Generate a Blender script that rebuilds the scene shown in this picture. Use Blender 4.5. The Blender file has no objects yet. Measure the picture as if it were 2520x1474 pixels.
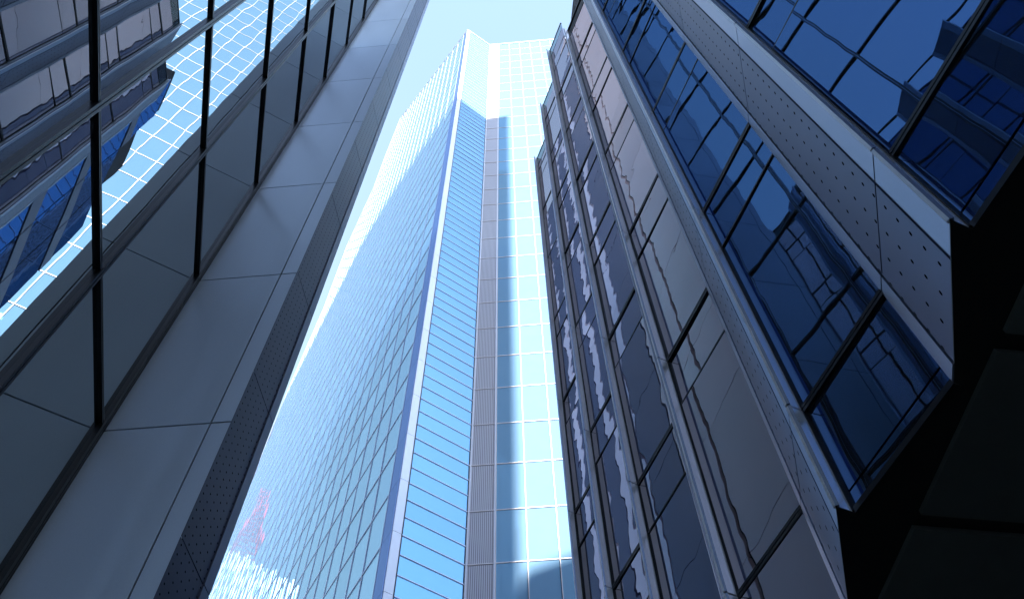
import bpy, bmesh, math, random
from mathutils import Vector, Matrix
from math import radians as R, sin, cos, tan, pi, hypot, atan2, degrees
random.seed(7)
C = bpy.context.scene.collection
CAMZ = 1.6

# ------------------------------------------------------------------ camera
F, ZX, ZY, CX, CY = 2103.0, 1232.0, -470.0, 1260.0, 737.0      # photo measured on a 2520 x 1474 view
zc = Vector((ZX-CX, -(ZY-CY), -F)).normalized()                # world up in camera axes
fw = Vector((0, 0, -1)); hc = (fw - zc*fw.dot(zc)).normalized()
xc = hc.cross(zc)
Rm = Matrix((xc, hc, zc))                                      # camera axes -> world
cd = bpy.data.cameras.new('camera'); cam = bpy.data.objects.new('camera', cd); C.objects.link(cam)
cd.sensor_width = 36; cd.lens = F/2520*36; cd.clip_start = 0.05; cd.clip_end = 5000
cam.matrix_world = Matrix.Translation((0, 0, CAMZ)) @ Rm.to_4x4()
bpy.context.scene.camera = cam

# ------------------------------------------------------------------ light
SUN_AZ, SUN_EL = 165.0, 48.0
S = Vector((cos(R(SUN_EL))*sin(R(SUN_AZ)), cos(R(SUN_EL))*cos(R(SUN_AZ)), sin(R(SUN_EL))))
sl = bpy.data.lights.new('sun', 'SUN'); sl.energy = 4.6; sl.angle = R(0.4); sl.color = (1, .96, .92)
so = bpy.data.objects.new('sun', sl); C.objects.link(so)
so.rotation_euler = (-S).to_track_quat('-Z', 'Y').to_euler(); so.location = (30, -120, 200)

W = bpy.data.worlds.new('World'); bpy.context.scene.world = W; W.use_nodes = True
nt = W.node_tree; N = nt.nodes; L = nt.links; N.clear()
sky = N.new('ShaderNodeTexSky'); sky.sky_type = 'NISHITA'; sky.sun_disc = False
sky.sun_elevation = R(SUN_EL); sky.sun_rotation = R(SUN_AZ); sky.air_density = 1.0; sky.dust_density = 0.6; sky.ozone_density = 1.6
bg = N.new('ShaderNodeBackground'); bg.inputs[1].default_value = 0.15
tc = N.new('ShaderNodeTexCoord')
sep = N.new('ShaderNodeSeparateXYZ'); L.new(tc.outputs['Generated'], sep.inputs[0])
def wmath(op, a, b=None, clamp=False):
    n = N.new('ShaderNodeMath'); n.operation = op; n.use_clamp = clamp
    for i, v in enumerate((a, b)):
        if v is None: continue
        if isinstance(v, (int, float)): n.inputs[i].default_value = v
        else: L.new(v, n.inputs[i])
    return n.outputs[0]
# thin high cirrus veil, denser to the north than over the rest of the sky
no = N.new('ShaderNodeTexNoise'); no.inputs['Scale'].default_value = 1.6; no.inputs['Detail'].default_value = 6; no.inputs['Roughness'].default_value = .5
L.new(tc.outputs['Generated'], no.inputs['Vector'])
north = wmath('MULTIPLY_ADD', sep.outputs['Y'], .95); north.node.inputs[2].default_value = .30
veil = wmath('ADD', north, wmath('MULTIPLY', wmath('SUBTRACT', no.outputs['Fac'], .5), .5), True)
mx = N.new('ShaderNodeMixRGB'); mx.inputs[2].default_value = (1.30, 1.74, 1.86, 1)
L.new(wmath('MULTIPLY', veil, .9, True), mx.inputs[0]); L.new(sky.outputs[0], mx.inputs[1])
L.new(mx.outputs[0], bg.inputs[0])
wo = N.new('ShaderNodeOutputWorld'); L.new(bg.outputs[0], wo.inputs[0])

vs = bpy.context.scene.view_settings
vs.view_transform = 'Standard'; vs.look = 'None'; vs.exposure = 2.0; vs.gamma = 1; vs.use_curve_mapping = False
cy = bpy.context.scene.cycles
cy.max_bounces = 12; cy.glossy_bounces = 8; cy.diffuse_bounces = 3; cy.sample_clamp_indirect = 4.0; cy.blur_glossy = .3

# ------------------------------------------------------------------ materials
def mat(name):
    m = bpy.data.materials.new(name); m.use_nodes = True; m.node_tree.nodes.clear(); return m
class NB:
    def __init__(s, m): s.t = m.node_tree; s.N = s.t.nodes; s.L = s.t.links
    def n(s, k, **kw):
        x = s.N.new(k)
        for a, v in kw.items(): setattr(x, a, v)
        return x
    def put(s, x, i, v):
        if isinstance(v, bpy.types.NodeSocket): s.L.new(v, x.inputs[i])
        else: x.inputs[i].default_value = v
    def m(s, op, a, b=0.0, c=None, clamp=False):
        x = s.n('ShaderNodeMath', operation=op, use_clamp=clamp); s.put(x, 0, a); s.put(x, 1, b)
        if c is not None: s.put(x, 2, c)
        return x.outputs[0]
    def mixc(s, f, a, b):
        x = s.n('ShaderNodeMixRGB'); s.put(x, 0, f); s.put(x, 1, a); s.put(x, 2, b); return x.outputs[0]
    def out(s, sh): o = s.n('ShaderNodeOutputMaterial'); s.L.new(sh, o.inputs[0])
def c4(c): return (c[0], c[1], c[2], 1)

def metal(name, col, rough=.35, metallic=.6, var=.12, scale=.6, streak=True, grain=0.0):
    m = mat(name); b = NB(m)
    tcn = b.n('ShaderNodeTexCoord').outputs['Object']
    mp = b.n('ShaderNodeMapping'); b.put(mp, 0, tcn); mp.inputs['Scale'].default_value = (1, 1, .25 if streak else 1)
    nz = b.n('ShaderNodeTexNoise'); b.put(nz, 'Vector', mp.outputs[0]); nz.inputs['Scale'].default_value = scale; nz.inputs['Detail'].default_value = 5
    fine = b.n('ShaderNodeTexNoise'); b.put(fine, 'Vector', tcn); fine.inputs['Scale'].default_value = 60; fine.inputs['Detail'].default_value = 2
    oi = b.n('ShaderNodeObjectInfo')
    f = b.m('ADD', b.m('MULTIPLY', b.m('SUBTRACT', nz.outputs['Fac'], .5), var*2), b.m('MULTIPLY', b.m('SUBTRACT', oi.outputs['Random'], .5), var*.8))
    f = b.m('ADD', f, b.m('MULTIPLY', b.m('SUBTRACT', fine.outputs['Fac'], .5), .12+grain))
    hs = b.n('ShaderNodeHueSaturation'); b.put(hs, 'Color', c4(col)); b.put(hs, 'Value', b.m('ADD', f, 1.0))
    p = b.n('ShaderNodeBsdfPrincipled'); b.L.new(hs.outputs[0], p.inputs['Base Color'])
    p.inputs['Metallic'].default_value = metallic
    b.put(p, 'Roughness', b.m('ADD', b.m('MULTIPLY', nz.outputs['Fac'], .15), rough-.07))
    b.out(p.outputs[0]); return m

def glass(name, tint, dark, ior=2.0, wave=.004, wscale=1.2, white=0.0, whitec=(.8, .9, .95), rough=0.0, pane_var=.12, dust=.03):
    """coated facade glass: mirror whose strength follows the viewing angle over a dark room, plus a pale coat"""
    m = mat(name); b = NB(m)
    tcn = b.n('ShaderNodeTexCoord').outputs['Object']
    nz = b.n('ShaderNodeTexNoise'); b.put(nz, 'Vector', tcn); nz.inputs['Scale'].default_value = wscale; nz.inputs['Detail'].default_value = 1.5; nz.inputs['Roughness'].default_value = .4
    bp = b.n('ShaderNodeBump'); bp.inputs['Strength'].default_value = 1; bp.inputs['Distance'].default_value = wave; b.put(bp, 'Height', nz.outputs['Fac'])
    oi = b.n('ShaderNodeObjectInfo'); at = b.n('ShaderNodeAttribute', attribute_name='pv')
    rnd = b.m('FRACT', b.m('ADD', oi.outputs['Random'], at.outputs['Fac']))
    hs = b.n('ShaderNodeHueSaturation'); b.put(hs, 'Color', c4(tint)); b.put(hs, 'Value', b.m('ADD', b.m('MULTIPLY', rnd, pane_var), 1-pane_var/2))
    g = b.n('ShaderNodeBsdfGlossy'); b.put(g, 'Color', hs.outputs[0]); g.inputs['Roughness'].default_value = rough; b.L.new(bp.outputs[0], g.inputs['Normal'])
    dn = b.n('ShaderNodeTexNoise'); b.put(dn, 'Vector', tcn); dn.inputs['Scale'].default_value = .9; dn.inputs['Detail'].default_value = 6
    d = b.n('ShaderNodeBsdfDiffuse'); b.put(d, 'Color', b.mixc(b.m('MULTIPLY', dn.outputs['Fac'], dust*2), c4(dark), (.5, .5, .5, 1)))
    fr = b.n('ShaderNodeFresnel'); fr.inputs['IOR'].default_value = ior; b.L.new(bp.outputs[0], fr.inputs['Normal'])
    ms = b.n('ShaderNodeMixShader'); b.L.new(fr.outputs[0], ms.inputs[0]); b.L.new(d.outputs[0], ms.inputs[1]); b.L.new(g.outputs[0], ms.inputs[2])
    sh = ms.outputs[0]
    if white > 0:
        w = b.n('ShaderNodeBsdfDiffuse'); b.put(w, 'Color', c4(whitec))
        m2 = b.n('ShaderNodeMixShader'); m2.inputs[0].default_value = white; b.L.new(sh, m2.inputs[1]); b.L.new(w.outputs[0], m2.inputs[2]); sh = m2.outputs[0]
    b.out(sh); return m

def perforated(name, col, pu, pv, rad, stretch=1.0, rough=.4, metallic=.5):
    """folded sheet metal with staggered punched holes; the uv map is in metres"""
    m = mat(name); b = NB(m)
    uv = b.n('ShaderNodeUVMap').outputs[0]; sp = b.n('ShaderNodeSeparateXYZ'); b.put(sp, 0, uv)
    v = b.m('DIVIDE', sp.outputs['Y'], pv); row = b.m('FLOOR', v); fv = b.m('SUBTRACT', b.m('FRACT', v), .5)
    u = b.m('DIVIDE', sp.outputs['X'], pu); fu = b.m('SUBTRACT', b.m('FRACT', u), .5)
    du = b.m('MULTIPLY', fu, pu); dv = b.m('DIVIDE', b.m('MULTIPLY', fv, pv), stretch)
    r = b.m('SQRT', b.m('ADD', b.m('MULTIPLY', du, du), b.m('MULTIPLY', dv, dv)))
    hole = b.m('LESS_THAN', r, rad)
    # keep a plain margin
    mg = b.m('MULTIPLY', b.m('GREATER_THAN', sp.outputs['X'], pu*.35), hole)
    tcn = b.n('ShaderNodeTexCoord').outputs['Object']
    nz = b.n('ShaderNodeTexNoise'); b.put(nz, 'Vector', tcn); nz.inputs['Scale'].default_value = 1.2; nz.inputs['Detail'].default_value = 6
    base = b.mixc(nz.outputs['Fac'], c4([x*.8 for x in col]), c4([x*1.2 for x in col]))
    p = b.n('ShaderNodeBsdfPrincipled'); b.put(p, 'Base Color', b.mixc(mg, base, (.004, .004, .005, 1)))
    b.put(p, 'Metallic', b.m('MULTIPLY', b.m('SUBTRACT', 1.0, mg), metallic)); p.inputs['Roughness'].default_value = rough
    b.put(p, 'Specular IOR Level', b.m('MULTIPLY', b.m('SUBTRACT', 1.0, mg), .5))
    b.out(p.outputs[0]); return m

def louver(name, col):
    m = mat(name); b = NB(m)
    uv = b.n('ShaderNodeUVMap').outputs[0]; sp = b.n('ShaderNodeSeparateXYZ'); b.put(sp, 0, uv)
    s = b.m('FRACT', b.m('DIVIDE', sp.outputs['X'], .12)); k = b.m('GREATER_THAN', s, .55)
    p = b.n('ShaderNodeBsdfPrincipled'); b.put(p, 'Base Color', b.mixc(k, c4(col), c4([x*.45 for x in col])))
    p.inputs['Roughness'].default_value = .35; p.inputs['Metallic'].default_value = .2
    b.out(p.outputs[0]); return m

def stone(name, col, scale=3, var=.25, rough=.8, sx=1):
    m = mat(name); b = NB(m); tcn = b.n('ShaderNodeTexCoord').outputs['Object']
    nz = b.n('ShaderNodeTexNoise'); b.put(nz, 'Vector', tcn); nz.inputs['Scale'].default_value = scale; nz.inputs['Detail'].default_value = 8
    f2 = b.n('ShaderNodeTexNoise'); b.put(f2, 'Vector', tcn); f2.inputs['Scale'].default_value = scale*30; f2.inputs['Detail'].default_value = 2
    oi = b.n('ShaderNodeObjectInfo')
    f = b.m('ADD', b.m('MULTIPLY', nz.outputs['Fac'], .6), b.m('MULTIPLY', f2.outputs['Fac'], .4))
    col2 = b.mixc(f, c4([x*(1-var) for x in col]), c4([x*(1+var) for x in col]))
    hs = b.n('ShaderNodeHueSaturation'); b.put(hs, 'Color', col2); b.put(hs, 'Value', b.m('ADD', b.m('MULTIPLY', oi.outputs['Random'], .16), .92))
    p = b.n('ShaderNodeBsdfPrincipled'); b.put(p, 'Base Color', hs.outputs[0]); p.inputs['Roughness'].default_value = rough
    b.out(p.outputs[0]); return m

def clear(name):
    m = mat(name); b = NB(m)
    t = b.n('ShaderNodeBsdfTransparent'); t.inputs[0].default_value = (.72, .9, .92, 1)
    g = b.n('ShaderNodeBsdfGlossy'); g.inputs['Roughness'].default_value = 0; g.inputs['Color'].default_value = (.8, .95, 1, 1)
    fr = b.n('ShaderNodeFresnel'); fr.inputs['IOR'].default_value = 1.45
    ms = b.n('ShaderNodeMixShader'); b.L.new(fr.outputs[0], ms.inputs[0]); b.L.new(t.outputs[0], ms.inputs[1]); b.L.new(g.outputs[0], ms.inputs[2])
    b.out(ms.outputs[0]); return m

M = dict(
    panel=metal('blue_grey_panel', (.64, .71, .80), .42, .25, .2, .4),
    perfL=perforated('punched_sheet_left', (.07, .07, .105), .145, .145, .015, 1.0),
    perfR=perforated('punched_sheet_right', (.06, .075, .145), .235, .235, .0135, 2.2, .38, .6),
    black=metal('black_profile', (.012, .012, .014), .35, .3, .1),
    silver=metal('silver_bead', (.55, .56, .58), .3, .8, .1),
    trimL=metal('grey_trim', (.26, .27, .34), .4, .5, .08),
    lip=metal('brushed_lip', (.95, .93, .96), .3, .4, .12, .5),
    chamfer=metal('blue_grey_fold', (.24, .28, .38), .32, .75, .08, .5),
    gLeft=glass('left_glass', (.86, .95, 1.0), (.006, .01, .014), 7.0, .0024, .55, pane_var=.06),
    gRight=glass('right_glass_sky_tint', (.25, .50, 1.0), (.006, .010, .010), 3.5, .0024, 1.1, pane_var=.10),  # reflected sky blue put into the tint of a neutral glass
    gRight2=glass('right_glass_warm_tint', (.86, .79, .86), (.006, .010, .012), 8.0, .0030, 1.3, pane_var=.12),  # same neutral glass, warmth of the reflected stone put into the tint
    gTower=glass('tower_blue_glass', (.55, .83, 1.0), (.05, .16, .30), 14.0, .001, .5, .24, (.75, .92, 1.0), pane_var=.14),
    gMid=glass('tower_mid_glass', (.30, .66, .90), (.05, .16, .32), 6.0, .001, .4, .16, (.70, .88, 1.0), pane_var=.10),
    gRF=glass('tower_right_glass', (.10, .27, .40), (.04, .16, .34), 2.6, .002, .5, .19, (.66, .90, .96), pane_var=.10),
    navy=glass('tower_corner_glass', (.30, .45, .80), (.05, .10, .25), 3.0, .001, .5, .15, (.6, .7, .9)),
    tmul=metal('tower_mullion', (.50, .56, .72), .45, .3, .08),
    tmulW=metal('tower_mullion_pale', (.62, .58, .60), .45, .2, .08),
    white=metal('white_column_panel', (.74, .76, .84), .5, .1, .05),
    louver=louver('louver_bank', (.50, .50, .56)),
    core=stone('dark_core', (.03, .03, .035)),
    beige=stone('beige_stone', (.88, .72, .69), 1.2, .06, .6),
    indigo=stone('indigo_stone', (.07, .08, .16), 1.2, .1, .4),
    lilac=stone('lilac_stone', (.80, .78, .90), 1.2, .06, .5),
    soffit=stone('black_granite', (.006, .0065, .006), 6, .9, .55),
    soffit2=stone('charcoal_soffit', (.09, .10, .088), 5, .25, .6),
    clear=clear('parapet_glass'),
    asphalt=stone('asphalt', (.05, .05, .052), 2, .3, .9),
    paving=stone('paving', (.22, .21, .2), 1.2, .2, .85),
    conc=stone('far_concrete', (.30, .29, .28), .3, .12, .8),
    roadpaint=stone('road_paint', (.75, .75, .72), 6, .1, .7),
    red=metal('red_steel', (.65, .05, .06), .5, .1, .1),
)

# ------------------------------------------------------------------ mesh helpers
class MB:
    def __init__(s): s.bm = bmesh.new(); s.uv = s.bm.loops.layers.uv.new('UVMap'); s.pv = s.bm.faces.layers.float.new('pv')
    def hexa(s, P, uvs=None, pv=0.0):
        """P: 8 points, 0-3 bottom ring, 4-7 top ring"""
        v = [s.bm.verts.new(p) for p in P]
        for ix in ((3, 2, 1, 0), (4, 5, 6, 7), (0, 1, 5, 4), (1, 2, 6, 5), (2, 3, 7, 6), (3, 0, 4, 7)):
            f = s.bm.faces.new([v[i] for i in ix]); f[s.pv] = pv
            if uvs:
                for l, i in zip(f.loops, ix): l[s.uv].uv = uvs[i]
    def seg(s, a, b, z0, z1, o0, o1, side=1, u0=0.0, pv=0.0, lift=(0, 0), tilt=(0, 0)):
        """a box along the plan segment a-b, between heights z0 and z1, from o0 to o1 metres out of the wall.
        side=+1: outside is right of a->b. tilt: extra outward at end b, and at the top"""
        a = Vector(a); b = Vector(b); d = (b-a); ln = d.length; d /= ln
        n = Vector((d.y, -d.x))*side
        def pt(q, o, z, e): 
            p = q+n*(o+tilt[0]*e[0]+tilt[1]*e[1]); return (p.x, p.y, z)
        P = [pt(a, o0, z0, (0, 0)), pt(b, o0, z0, (1, 0)), pt(b, o1, z0, (1, 0)), pt(a, o1, z0, (0, 0)),
             pt(a, o0, z1, (0, 1)), pt(b, o0, z1, (1, 1)), pt(b, o1, z1, (1, 1)), pt(a, o1, z1, (0, 1))]
        U = [(u0, z0), (u0+ln, z0), (u0+ln, z0), (u0, z0), (u0, z1), (u0+ln, z1), (u0+ln, z1), (u0, z1)]
        s.hexa(P, U, pv); return s
    def prism(s, poly, z0, z1, pv=0.0):
        zt = z1 if isinstance(z1, (list, tuple)) else [z1]*len(poly)
        lo = [s.bm.verts.new((p[0], p[1], z0)) for p in poly]; hi = [s.bm.verts.new((p[0], p[1], z)) for p, z in zip(poly, zt)]
        s.bm.faces.new(lo[::-1]); s.bm.faces.new(hi)
        for i in range(len(poly)):
            j = (i+1) % len(poly); s.bm.faces.new((lo[i], lo[j], hi[j], hi[i]))
        return s
    def bar(s, a, b, w):
        a = Vector(a); b = Vector(b); d = (b-a).normalized(); u = d.orthogonal().normalized()*w; v = d.cross(u)
        s.hexa([a-u-v, a+u-v, a+u+v, a-u+v, b-u-v, b+u-v, b+u+v, b-u+v]); return s
    def build(s, name, m, parent=None):
        bmesh.ops.recalc_face_normals(s.bm, faces=s.bm.faces)
        me = bpy.data.meshes.new(name); s.bm.to_mesh(me); s.bm.free(); me.materials.append(m)
        o = bpy.data.objects.new(name, me); C.objects.link(o)
        if parent: o.parent = parent
        return o
def thing(name, label, cat, group=None):
    o = bpy.data.objects.new(name, None); C.objects.link(o); o['label'] = label; o['category'] = cat
    if group: o['group'] = group
    return o
def struct(name, mb, m):
    o = mb.build(name, m); o['kind'] = 'structure'; return o
def pol(az, r): return Vector((r*sin(R(az)), r*cos(R(az))))
def vaz(az): return Vector((sin(R(az)), cos(R(az))))
def hit(p, d, az):
    """point where the plan line p + s*d crosses the sight line of azimuth az"""
    e = vaz(az); n = Vector((e.y, -e.x)); return p + d*(-(p.dot(n))/(d.dot(n)))
def Z(h): return h+CAMZ
def lerp(a, b, t): return a+(b-a)*t

# ------------------------------------------------------------------ ground
g = MB(); g.prism([(-1500, -1500), (1500, -1500), (1500, 1500), (-1500, 1500)], -.3, 0); struct('ground', g, M['paving'])
g = MB(); g.prism([(-1.9, -200), (1.9, -200), (1.9, 30), (-1.9, 30)], -.02, .004); struct('road', g, M['asphalt'])
for x0, x1 in ((-2.05, -1.9), (1.9, 2.05)):
    g = MB(); g.prism([(x0, -200), (x1, -200), (x1, 30), (x0, 30)], -.1, .12); struct('kerb', g, M['conc'])

# ------------------------------------------------------------------ office building on the left
LB = thing('office_building', 'dark glass and grey metal panel office building rising along the left edge', 'building')
FL = [9.55+4.4*k for k in range(-2, 16)]          # floor lines above the eye
C0 = pol(-28.35, 8.34); dP = vaz(-86.4); V0 = hit(C0, dP, -38.0); SEAM = hit(C0, dP, -30.0)
dG = vaz(166.0); V = [V0]
for az in (-46.45, -58.9): V.append(hit(V0, dG, az))
st = (V[2]-V[0]).length/2
for k in range(3, 12): V.append(V[2]+dG*st*(k-2))
dR = vaz(6.6); S1 = hit(C0, dR, -24.65); T1 = lerp(C0, S1, .80)
ZT = FL[-1]
# panel wall: outside of V0->C0 faces the camera (right of the direction)
for i in range(len(FL)-1):
    z0, z1 = Z(FL[i])+.016, Z(FL[i+1])-.016
    q = V0+(C0-V0).normalized()*.07
    MB().seg(q, SEAM-(C0-V0).normalized()*.012, z0, z1, -.05, 0, 1).build('wall_panel', M['panel'], LB)
    MB().seg(SEAM+(C0-V0).normalized()*.012, C0-(C0-V0).normalized()*.004, z0, z1, -.05, 0, 1).build('corner_panel', M['panel'], LB)
MB().seg(V0, C0-(C0-V0).normalized()*.01, 0, Z(ZT), -.3, -.052, 1).build('wall_backing', M['core'], LB)
pj = [.886-.42*1, .886, 1.295, 1.684, 2.126, 2.543, 2.96, 3.379, 3.80, 4.22, 4.64, 5.06, 5.48, 5.9, 6.32, 6.74, 7.16, 7.58, 8.0, 8.42, 8.84]
pz = [Z(t*8.34) for t in pj]
e = (S1-C0).normalized()
for i in range(len(pz)-1):
    MB().seg(C0+e*.004, T1, pz[i]+.01, pz[i+1]-.01, -.04, 0, 1).build('perforated_panel', M['perfL'], LB)
    MB().seg(T1+e*.008, S1+e*.0, pz[i]+.01, pz[i+1]-.01, -.04, .012, 1).build('edge_trim', M['trimL'], LB)
MB().seg(C0+e*.01, S1-e*.01, 0, Z(ZT), -.3, -.045, 1).build('corner_backing', M['core'], LB)
# glass wall V0 -> V11, outside is left of the direction (towards the street, +x)
for k in range(len(V)-1):
    for i in range(len(FL)-1):
        a, b = lerp(V[k], V[k+1], .018), lerp(V[k], V[k+1], .982)
        t = (random.uniform(-.006, .006), random.uniform(-.006, .006))
        MB().seg(a, b, Z(FL[i])+.04, Z(FL[i+1])-.04, -.03, 0, -1, tilt=t).build('window', M['gLeft'], LB)
def profile(mbx, mby, p, d, z0, z1, side, w=.045, out=.06):
    """dark glazing bar with a thin bright bead"""
    mbx.seg(p-d*w, p-d*.008, z0, z1, -.05, out, side); mbx.seg(p+d*.008, p+d*w, z0, z1, -.05, out, side)
    mby.seg(p-d*.006, p+d*.006, z0, z1, -.05, out-.012, side)
for k in range(len(V)):
    a, bb = MB(), MB()
    p = V[k]+(dG*.09 if k == 0 else Vector((0, 0)))
    profile(a, bb, p, dG, 0, Z(ZT), -1, .085 if k == 0 else .05); o = a.build('mullion', M['black'], LB); bb.build('bead', M['silver'], o)
a = MB(); a.seg(V0+(C0-V0).normalized()*.0, V0+(C0-V0).normalized()*.05, 0, Z(ZT), -.05, .03, 1); a.build('corner_profile', M['black'], LB)
for z in FL:
    a, bb = MB(), MB()
    a.seg(V0, V[-1], Z(z)-.034, Z(z)-.008, -.05, .05, -1); a.seg(V0, V[-1], Z(z)+.008, Z(z)+.034, -.05, .05, -1)
    bb.seg(V0, V[-1], Z(z)-.006, Z(z)+.006, -.05, .04, -1)
    o = a.build('transom', M['black'], LB); bb.build('bead', M['silver'], o)
# far side of the block, hidden behind the corner: beige panels, plus dark and pale strips added for the right glass to mirror
dN = vaz(-27.5)
segs = [(.02, 2.6, 'beige', 'stone_panel'), (2.75, 6.2, 'beige', 'stone_panel'), (6.3, 8.6, 'indigo', 'mirrored_dark_strip'), (8.7, 9.5, 'lilac', 'mirrored_pale_strip'), (9.6, 13.2, 'indigo', 'mirrored_dark_strip'), (13.3, 14.0, 'lilac', 'mirrored_pale_strip')]
q_ = 14.1
while q_ < 26: segs += [(q_, q_+1.5, 'indigo', 'mirrored_dark_strip'), (q_+1.6, q_+2.3, 'lilac', 'mirrored_pale_strip')]; q_ += 2.4
QE = S1+dN*28.4
for s0, s1, mm, nm in segs:
    if s0 < 14:
        for i in range(len(FL)-1):
            MB().seg(S1+dN*s0, S1+dN*s1, Z(FL[i])+.015, Z(FL[i+1])-.015, -.1, -.02, 1).build(nm, M[mm], LB)
    else: MB().seg(S1+dN*s0, S1+dN*s1, 0, Z(ZT), -.1, -.02, 1).build(nm, M[mm], LB)
body = [tuple(V0+Vector((-.32, .1))), tuple(C0+Vector((-.32, .28))), tuple(S1+Vector((-.35, 0))), tuple(QE+Vector((-.3, -.1))), (-40, QE.y), (-40, V[-1].y), tuple(V[-1]+Vector((-.3, 0)))]
MB().prism(body, 0, Z(ZT)).build('building_core', M['core'], LB)

# ------------------------------------------------------------------ saw-tooth office building on the right
RB = thing('office_building', 'saw-tooth blue glass office building with folded metal fins along the right side', 'building')
Z0 = 4.93
A = Vector((.534, .976)); PER = Vector((-.064, .492))
E = [Vector((0, 0)), Vector((-.0325, -.015)), Vector((-.0175, .043)), Vector((.027, .212)), Vector((.034, .243))]
def K(n): return (A+PER*n)*Z0
def TZ(px, py):
    d = Rm @ Vector((px-CX, -(py-CY), -F)); return d.z/hypot(d.x, d.y)
ZF = [1.262+.895*k for k in range(0, 9)]
top = {}
for n in range(-3, 12):
    if n <= 1: top[n] = ZF[6]*Z0
    elif n == 2: top[n] = TZ(1355, 125)*K(2).length
    elif n == 3: top[n] = TZ(1341, 257)*K(3).length
    elif n == 4: top[n] = TZ(1326, 388)*K(4).length
    else: top[n] = top[n-1]-.9*Z0
print('TOPS', [round(top[n]/Z0, 2) for n in range(0, 7)])
PAR = .20*Z0
NMAX = 4
for n in range(-3, NMAX+1):                       # bay n: fin at K(n), then glass to K(n+1)
    k0 = K(n); e1, e2, e3, e4 = [k0+E[i]*Z0 for i in (1, 2, 3, 4)]; k1 = K(n+1)
    last = n == NMAX
    tf = top[n]; tg = top[n+1]
    fin = MB()
    zs = [1.0]+[z for z in ZF if z*Z0 < tf-.2]+[tf/Z0]
    if n >= -2 and n <= 5:
        for i in range(len(zs)-1):
            z0, z1 = Z(zs[i]*Z0)+(.012 if i else 0), Z(zs[i+1]*Z0)-.012
            MB().seg(k0, e1, z0, z1, -.03, 0, -1).build('fin_lip', M['lip'], RB)
            MB().seg(e1, lerp(e1, e2, .94), z0, z1, -.03, 0, -1).build('fin_fold', M['chamfer'], RB)
            MB().seg(lerp(e1, e2, 1.05), lerp(e2, e3, .975), z0, z1, -.03, .0, -1).build('perforated_panel', M['perfR'], RB)
            MB().seg(lerp(e2, e3, 1.0), e4, z0, z1, -.03, .01, -1).build('edge_trim', M['chamfer'], RB)
    c = (k0+e4)/2
    ins = [lerp(p, c+Vector((.12, 0)), .14) for p in (k0, e1, e2, e3, e4)]
    MB().prism([tuple(p) for p in ins]+[tuple(e4+Vector((.6, 0))), tuple(k0+Vector((.6, .1)))], Z(Z0)+.01, Z(tf)-.05).build('fin_core', M['core'], RB)
    for q0, q1 in ((lerp(e1, e2, .93), lerp(e1, e2, 1.06)), (lerp(e2, e3, .97), lerp(e2, e3, 1.0))):
        MB().seg(q0, q1, Z(Z0), Z(tf), -.05, -.012, -1).build('seam', M['black'], RB)
    # black gasket at the contact
    MB().seg(k0+Vector((.0, -.022)), k0+Vector((.0, .0)), Z(Z0), Z(tf), -.06, .018, -1).build('gasket', M['black'], RB)
    if last: continue
    # glass
    d = (k1-e4).normalized()
    zl = [1.0, 1.04]
    for z in ZF: zl += [z, z+.895-.222]
    zl = [z for z in zl if z*Z0 < tg-PAR-.1]+[(tg-PAR)/Z0]
    zl = sorted(zl)
    for i in range(len(zl)-1):
        if zl[i+1]-zl[i] < .02: continue
        t = (random.uniform(-.012, .012), random.uniform(-.010, .010))
        MB().seg(e4+d*.01, k1-d*.03, Z(zl[i]*Z0)+.012, Z(zl[i+1]*Z0)-.012, -.03, 0, -1, tilt=t).build('window', M['gRight' if n < 0 else 'gRight2'], RB)  # tint picked by what each bay reflects
    for z in ZF:
        if z*Z0 > tg-PAR: continue
        a, bb = MB(), MB()
        a.seg(e4, k1-d*.02, Z(z*Z0)-.045, Z(z*Z0)-.007, -.05, .02, -1); a.seg(e4, k1-d*.02, Z(z*Z0)+.007, Z(z*Z0)+.045, -.05, .02, -1)
        bb.seg(e4, k1-d*.02, Z(z*Z0)-.005, Z(z*Z0)+.005, -.05, .008, -1)
        o = a.build('transom', M['black'], RB); bb.build('bead', M['silver'], o)
        zz = z+.895-.222
        if zz*Z0 < tg-PAR-.1: MB().seg(e4, k1-d*.02, Z(zz*Z0)-.014, Z(zz*Z0)+.014, -.05, .012, -1).build('glazing_bar', M['black'], RB)
    if n+1 >= 2:
        MB().seg(e4+d*.01, k1-d*.03, Z(tg-PAR)+.02, Z(tg)-.03, -.03, 0, -1).build('glass_parapet', M['clear'], RB)
    MB().seg(e4, k1-d*.02, Z(tg)-.035, Z(tg)+.025, -.05, .02, -1).build('coping', M['black'], RB)
    MB().seg(e4, k1-d*.02, Z(Z0)-.03, Z(Z0)+.03, -.05, .015, -1).build('base_rail', M['black'], RB)
    # floor volume behind the bay
    dx = Vector((.35, 0))
    MB().prism([tuple(e4+dx), tuple(k1+dx), (30, k1.y), (30, e4.y)], Z(Z0)+.02, Z(tg-PAR)-.05).build('bay_core', M['core'], RB)
    MB().prism([tuple(k0+dx*1.8), tuple(e4+dx), (30, e4.y), (30, k0.y)], Z(Z0)+.02, Z(tg-PAR)-.1).build('bay_core', M['core'], RB)
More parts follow.
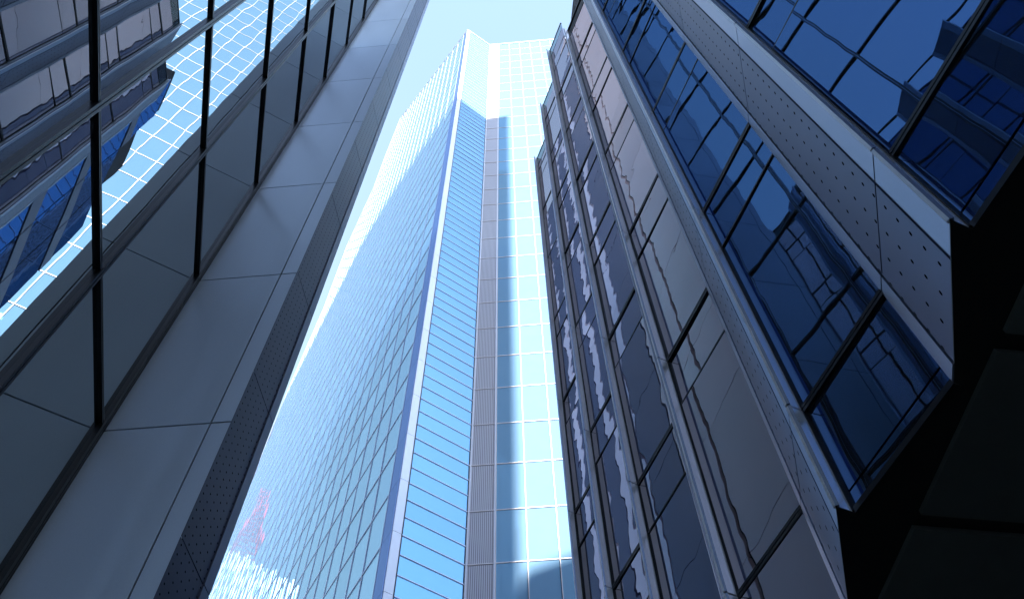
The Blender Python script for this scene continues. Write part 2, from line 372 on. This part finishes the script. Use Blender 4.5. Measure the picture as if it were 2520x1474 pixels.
# low rear wing hidden behind the last fin
wa, wb = Vector((1.46, 14.9)), Vector((2.16, 21.6)); ww = (wb-wa).normalized()
for i in range(9):
    z0 = Z0+i*4.41
    for k in range(3):
        a, b_ = lerp(wa, wb, k/3)+ww*.04, lerp(wa, wb, (k+1)/3)-ww*.04
        if z0+4.4 > 42-2.6*k: continue
        MB().seg(a, b_, Z(z0)+1.1, Z(z0)+4.3, -.05, 0, -1).build('window', M['gRight'], RB)
        MB().seg(a, b_, Z(z0)+.02, Z(z0)+1.05, -.05, .03, -1).build('spandrel', M['indigo'], RB)
for k in range(3):
    a, b_ = lerp(wa, wb, k/3), lerp(wa, wb, (k+1)/3)
    MB().prism([tuple(a+Vector((.1, 0))), tuple(b_+Vector((.1, -.02))), (12, b_.y-.02), (12, a.y)], 0, Z(41-2.6*k)).build('wing_core', M['core'], RB)
# soffit
pl = []
for n in range(-3, NMAX):
    k0 = K(n); pl += [tuple(k0+E[i]*Z0) for i in (0, 1, 2, 3, 4)]
pl += [tuple(K(NMAX)), (30, K(NMAX).y), (30, K(-3).y)]
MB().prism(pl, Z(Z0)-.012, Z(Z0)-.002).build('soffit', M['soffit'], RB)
j = 0
for n in range(-6, 14):
    for m_ in range(0, 4):
        o_ = Vector((3.75, 0))+Vector((-.13, 1))*(1.65*n)+Vector((2.15*m_, .28*m_))
        q = [o_, o_+Vector((2.0, .27)), o_+Vector((2.0, .27))+Vector((-.13, 1))*1.5, o_+Vector((-.13, 1))*1.5]
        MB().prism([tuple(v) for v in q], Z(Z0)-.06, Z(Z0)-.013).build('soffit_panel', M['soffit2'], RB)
MB().prism([(7.5, K(-3).y), (30, K(-3).y), (30, K(NMAX).y), (6.5, K(NMAX).y)], 0, Z(Z0)-.29).build('lobby_wall', M['core'], RB)

# ------------------------------------------------------------------ tall tower in the middle
TW = thing('office_tower', 'very tall pale blue glass tower with white corner column in the centre', 'tower')
H = 157.0; P0 = Vector((-6.9, 34.3))
dM = vaz(54.0); P3 = hit(P0, dM, -4.65); Pc = hit(P0, dM, -10.5)
rows = [34.55+4.22*k for k in range(-9, 30)]
ROOF = Z(rows[-1])
# left face: a flat sail of glass whose top edge climbs from the corner and then falls to a slanted far edge
dS = vaz(-30.2)
def on_face(px, py):
    d = Rm @ Vector((px-CX, -(py-CY), -F)); h = Vector((d.x, d.y)); az = degrees(atan2(d.x, d.y))
    q = hit(P0, dS, az); return (q-P0).dot(dS), d.z/h.length*q.length
EDGE = [(0, H)]+[on_face(*q) for q in ((1097.6, 145), (1039, 221), (987, 289), (949.5, 383), (921.5, 459), (855.8, 602), (798.8, 755), (709.7, 958), (592, 1250))]
print('edge', [(round(a), round(b)) for a, b in EDGE])
EDGE.append((EDGE[-1][0]+40, 0))
def ztop(s_):
    for (a, za), (b, zb) in zip(EDGE, EDGE[1:]):
        if a <= s_ <= b: return za+(zb-za)*(s_-a)/(b-a)
    return 0 if s_ > 0 else H
LP = [P0, P0+dS*1.4]
def budget(items, name, mname, parent, stuffname, cap=98):
    """items: list of (key, function filling an MB). The largest in view become parts, the others one part"""
    items.sort(key=lambda q: q[0])
    for key, fn in items[:cap]:
        b = MB(); fn(b); b.build(name, mname, parent)
    if items[cap:]:
        b = MB()
        for key, fn in items[cap:]: fn(b)
        o = b.build(stuffname, mname, parent); o['kind'] = 'stuff'
# white column: both sides of the corner
for i in range(len(rows)-1):
    pass
it = []
for i in range(len(rows)-1):
    def fn(b, i=i): b.seg(P0+dM*.02, Pc-dM*.02, Z(rows[i])+.015, Z(rows[i+1])-.015, -.1, .06, 1)
    it.append((i, fn))
budget(it, 'column_panel', M['white'], TW, 'column_panel')
it = []
dl = (LP[1]-LP[0]).normalized()
for i in range(len(rows)-1):
    def fn(b, i=i): b.seg(P0+dl*.02, LP[1]-dl*.03, Z(rows[i])+.015, Z(rows[i+1])-.015, -.1, .03, -1)
    it.append((i, fn))
budget(it, 'corner_glass', M['navy'], TW, 'corner_glass')
# mid face: full width panes, three to a floor
zm = [rows[0]+1.4067*k for k in range(0, 3*(len(rows)-1)+1)]
it = []
for i in range(len(zm)-1):
    t = (random.uniform(-.004, .004), random.uniform(-.004, .004))
    def fn(b, i=i, t=t): b.seg(Pc+dM*.05, P3-dM*.03, Z(zm[i])+.02, Z(zm[i+1])-.02, -.05, 0, 1, pv=random.random(), tilt=t)
    it.append((abs(i-30), fn))
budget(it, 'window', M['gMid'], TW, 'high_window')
it = []
for i in range(len(zm)):
    h = .03 if i % 3 else .034
    def fn(b, i=i, h=h): b.seg(Pc+dM*.05, P3-dM*.02, Z(zm[i])-h, Z(zm[i])+h, -.06, .05, 1)
    it.append((abs(i-30), fn))
budget(it, 'transom', M['tmul'], TW, 'high_transom')
MB().seg(Pc-dM*.01, Pc+dM*.05, 0, ROOF, -.06, .08, 1).build('mullion', M['black'], TW)
MB().seg(P3-dM*.05, P3-dM*.0, 0, ROOF, -.06, .05, 1).build('mullion', M['black'], TW)
# left face
it = []; im = []
NB_ = int((EDGE[-1][0]-1.4)/2.55)
srows = [34.55+4.22*k for k in range(-9, 52)]
for k in range(NB_):
    s0 = 1.4+2.55*k; s1 = s0+2.55
    for i in range(len(srows)-1):
        h0, h1 = min(srows[i+1], ztop(s0)), min(srows[i+1], ztop(s1))
        if h0 < srows[i]+.3 or h1 < srows[i]+.3: continue
        t = (random.uniform(-.005, .005), random.uniform(-.005, .005)); pv = random.random()
        def fn(b, s0=s0, s1=s1, z0=srows[i], h0=h0, h1=h1, t=t, pv=pv):
            a, c_ = P0+dS*(s0+.03), P0+dS*(s1-.03); n = Vector((-dS.y, dS.x))
            def pt(q, o, z, e): return ((q+n*(o+t[0]*e[0]+t[1]*e[1])).x, (q+n*(o+t[0]*e[0]+t[1]*e[1])).y, z)
            b.hexa([pt(a, -.05, Z(z0)+.04, (0, 0)), pt(c_, -.05, Z(z0)+.04, (1, 0)), pt(c_, 0, Z(z0)+.04, (1, 0)), pt(a, 0, Z(z0)+.04, (0, 0)),
                    pt(a, -.05, Z(h0)-.04, (0, 1)), pt(c_, -.05, Z(h1)-.04, (1, 1)), pt(c_, 0, Z(h1)-.04, (1, 1)), pt(a, 0, Z(h0)-.04, (0, 1))], None, pv)
        it.append((s0+abs(srows[i]-45)*.6, fn))
for z in srows:
    ss = [q*.5 for q in range(3, 300) if ztop(q*.5) > z]
    if not ss: continue
    def fm(b, a=P0+dS*ss[0], c_=P0+dS*ss[-1], z=z): b.seg(a, c_, Z(z)-.045, Z(z)+.045, -.06, .05, -1)
    im.append((z, fm))
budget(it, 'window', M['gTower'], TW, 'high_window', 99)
budget(im, 'transom', M['tmul'], TW, 'high_transom', 99)
for k in range(NB_):
    s0 = 1.4+2.55*k; a = P0+dS*s0
    if ztop(s0) < 6: continue
    MB().seg(a-dS*.035, a+dS*.035, 0, Z(ztop(s0))-.05, -.06, .05, -1).build('mullion', M['tmul'], TW)
# right face: louver bank then glass grid
dF = vaz(93.6); cols = [hit(P3, dF, az) for az in (-4.6, -2.0)]
wc = 1.83
cols += [cols[1]+dF*wc*k for k in range(1, 16)]
it = []
for i in range(len(rows)-1):
    def fn(b, i=i): b.seg(cols[0]+dF*.10, cols[1]-dF*.10, Z(rows[i])+.05, Z(rows[i+1])-.05, -.06, 0, 1)
    it.append((i, fn))
budget(it, 'louver_panel', M['louver'], TW, 'louver_panel')
for a, b_ in ((cols[0], cols[0]+dF*.09), (cols[1]-dF*.09, cols[1]-dF*.005)):
    MB().seg(a, b_, 0, ROOF, -.08, .05, 1).build('louver_trim', M['white'], TW)
it = []
for k in range(1, len(cols)-1):
    for i in range(len(rows)-1):
        t = (random.uniform(-.006, .006), random.uniform(-.006, .006))
        def fn(b, k=k, i=i, t=t): b.seg(cols[k]+dF*.03, cols[k+1]-dF*.03, Z(rows[i])+.04, Z(rows[i+1])-.04, -.05, 0, 1, pv=random.random(), tilt=t)
        it.append((k*6+abs(rows[i]-60)*.5, fn))
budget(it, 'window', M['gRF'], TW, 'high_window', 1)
for k in range(1, len(cols)):
    MB().seg(cols[k]-dF*.0, cols[k]+dF*.045, 0, ROOF, -.06, .06, 1).build('mullion', M['tmulW'], TW)
for i in range(len(rows)):
    MB().seg(cols[0], cols[-1], Z(rows[i])-.035, Z(rows[i])+.035, -.07, .04, 1).build('spandrel_bar', M['tmulW'], TW)
# roof copings
MB().seg(cols[0], cols[-1], ROOF-.06, ROOF+.35, -.3, .12, 1).build('coping', M['white'], TW)
MB().seg(P0, P3, ROOF+.0, ROOF+.3, -.3, .13, 1).build('coping', M['white'], TW)
n_ = Vector((-dS.y, dS.x))
endb = MB()
for (a, za), (b_, zb) in zip(EDGE, EDGE[1:]):
    q0, q1 = P0+dS*a-n_*.1, P0+dS*b_-n_*.1
    endb.bar((q0.x, q0.y, Z(za)), (q1.x, q1.y, Z(zb)), .17)
endb.build('end_trim', M['white'], TW)
# solid behind the sail, and behind the two other faces
core = MB(); pf = [(1.6, 0), (1.6, H-.3)]+[(a, za-.3) for a, za in EDGE[1:-1]]+[EDGE[-1]]
fr = []; bk = []
for a, z in pf:
    q = P0+dS*(a+.1)-n_*.3; q2 = q+vaz(46)*15
    fr.append(core.bm.verts.new((q.x, q.y, Z(z) if z else 0))); bk.append(core.bm.verts.new((q2.x, q2.y, Z(z) if z else 0)))
core.bm.faces.new(fr); core.bm.faces.new(bk[::-1])
for i in range(len(fr)):
    j = (i+1) % len(fr); core.bm.faces.new((fr[i], fr[j], bk[j], bk[i]))
core.build('building_core', M['core'], TW)
MB().prism([tuple(P0+dM*.5+vaz(-36)*.35), tuple(P3+Vector((-.05, .35))), tuple(cols[-1]+Vector((-.2, .3))), (cols[-1].x-.2, 62), (-4, 62)], 0, ROOF-.3).build('building_core', M['core'], TW)

# ------------------------------------------------------------------ towers added out of view behind the viewer to shade the canyon
YB = -52.0
def back(p, z):
    """follow the sun ray from the facade point to the plane y = YB"""
    lam = (YB-p.y)/S.y; return (p.x+S.x*lam, z+CAMZ+S.z*lam)
prof = []
sh = []
for q in ((590, 1210), (640, 1100), (820, 740), (895, 590), (960, 480), (1050, 345)):
    a, z = on_face(*q); sh.append((P0+dS*a, z)); print('shadow', round(a, 1), round(z, 1))
sh += [(P0, 115.9), (P3, 114.8)]
rx = hit(P3, dF, .12)
sh.append((rx, 115.5))
pts = [back(p_, z_) for p_, z_ in sh]  # roofline traced back along the sun rays from the wanted shadow edge
pts = [(pts[0][0]-30, pts[0][1]+0)]+pts
BT = thing('office_tower', 'broad pale concrete tower behind the viewer, roofline shaped to cast the shadow edge, mirrored low in the blue glass', 'tower')
b = MB(); f_, k_ = [], []
poly = [(pts[0][0], 0)]+pts+[(pts[-1][0], 0)]
f_ = [b.bm.verts.new((x, YB, z)) for x, z in poly]; k_ = [b.bm.verts.new((x, YB-18, z)) for x, z in poly]
b.bm.faces.new(f_); b.bm.faces.new(k_[::-1])
for i in range(len(f_)):
    j = (i+1) % len(f_); b.bm.faces.new((f_[i], f_[j], k_[j], k_[i]))
b.build('wall', M['conc'], BT)
xr = pts[-1][0]
ya, za = back(hit(P3, dF, .3), 33.8), back(hit(P3, dF, 5), 34.9)
LBk = thing('shade_block', 'lower concrete block behind the viewer, added with a sloped top to bound the sunlit patch', 'building')
sl_ = (za[1]-ya[1])/(za[0]-ya[0])
b = MB(); b.prism([(xr+.3, YB), (xr+22, YB), (xr+22, YB-14), (xr+.3, YB-14)], 0, [ya[1], ya[1]+sl_*22, ya[1]+sl_*22, ya[1]]); b.build('wall', M['conc'], LBk)  # unseen block added to shade the foot of the right face

# ------------------------------------------------------------------ tower with a lattice mast to the north-west, mirrored in the curved face
fc = dS; nn = Vector((fc.y, -fc.x)); p_ = P0
cm = -2*nn*((-p_).dot(nn))                         # the eye mirrored in that facet
def mirrored(px, py, dist):
    d = Rm @ Vector((px-CX, -(py-CY), -F)); h = Vector((d.x, d.y)); t = d.z/h.length; h.normalize()
    h = h-2*nn*h.dot(nn); q = cm+h*dist; return q, t*dist
NW = thing('office_tower', 'pale gridded tower far to the left, mirrored at the foot of the glass tower', 'tower')
qa, za_ = mirrored(560, 1345, 250); qb, zb_ = mirrored(690, 1440, 250)
u = (qb-qa).normalized(); w = (qa-cm).normalized()
for k in range(44):
    a, c_ = lerp(qa-u*12, qb+u*6, k/44), lerp(qa-u*12, qb+u*6, (k+1)/44)
    MB().seg(a+u*.12, c_-u*.28, 60, lerp(za_, zb_, k/44)+2+random.uniform(0, 4), -2, 0, 1 if (qb-qa).cross(w) > 0 else -1).build('pier', M['white'], NW)
a, c_ = qa-u*12, qb+u*6
MB().prism([tuple(a+w*.8), tuple(c_+w*.8), tuple(c_+w*20), tuple(a+w*20)], 0, [za_, zb_, zb_, za_]).build('building_core', M['gTower'], NW)
qt, zt_ = mirrored(655, 1205, 255); qm, zm_ = mirrored(608, 1345, 255)
MS = thing('lattice_mast', 'red and white steel lattice mast on the roof of the pale gridded tower', 'mast')
zb0, zt0 = min(zm_, zt_), max(zm_, zt_)
def ring(f):
    r_ = lerp(4.6, 1.6, min(1, f*1.6)) if f < .6 else 1.6
    c_ = lerp(qm, qt, f); z = lerp(zb0, zt0, f)
    return [Vector((c_.x+u.x*r_*sx+w.x*r_*sy, c_.y+u.y*r_*sx+w.y*r_*sy, z)) for sx, sy in ((-1, -1), (1, -1), (1, 1), (-1, 1))]
legs = [MB() for _ in range(4)]; br = MB()
for i in range(12):
    r0, r1 = ring(i/12), ring((i+1)/12)
    for j in range(4):
        legs[j].bar(r0[j], r1[j], .45); br.bar(r0[j], r1[(j+1) % 4], .22); br.bar(r1[j], r1[(j+1) % 4], .16)
for b in legs: b.build('leg', M['red'], MS)
br.build('brace', M['red'], MS)
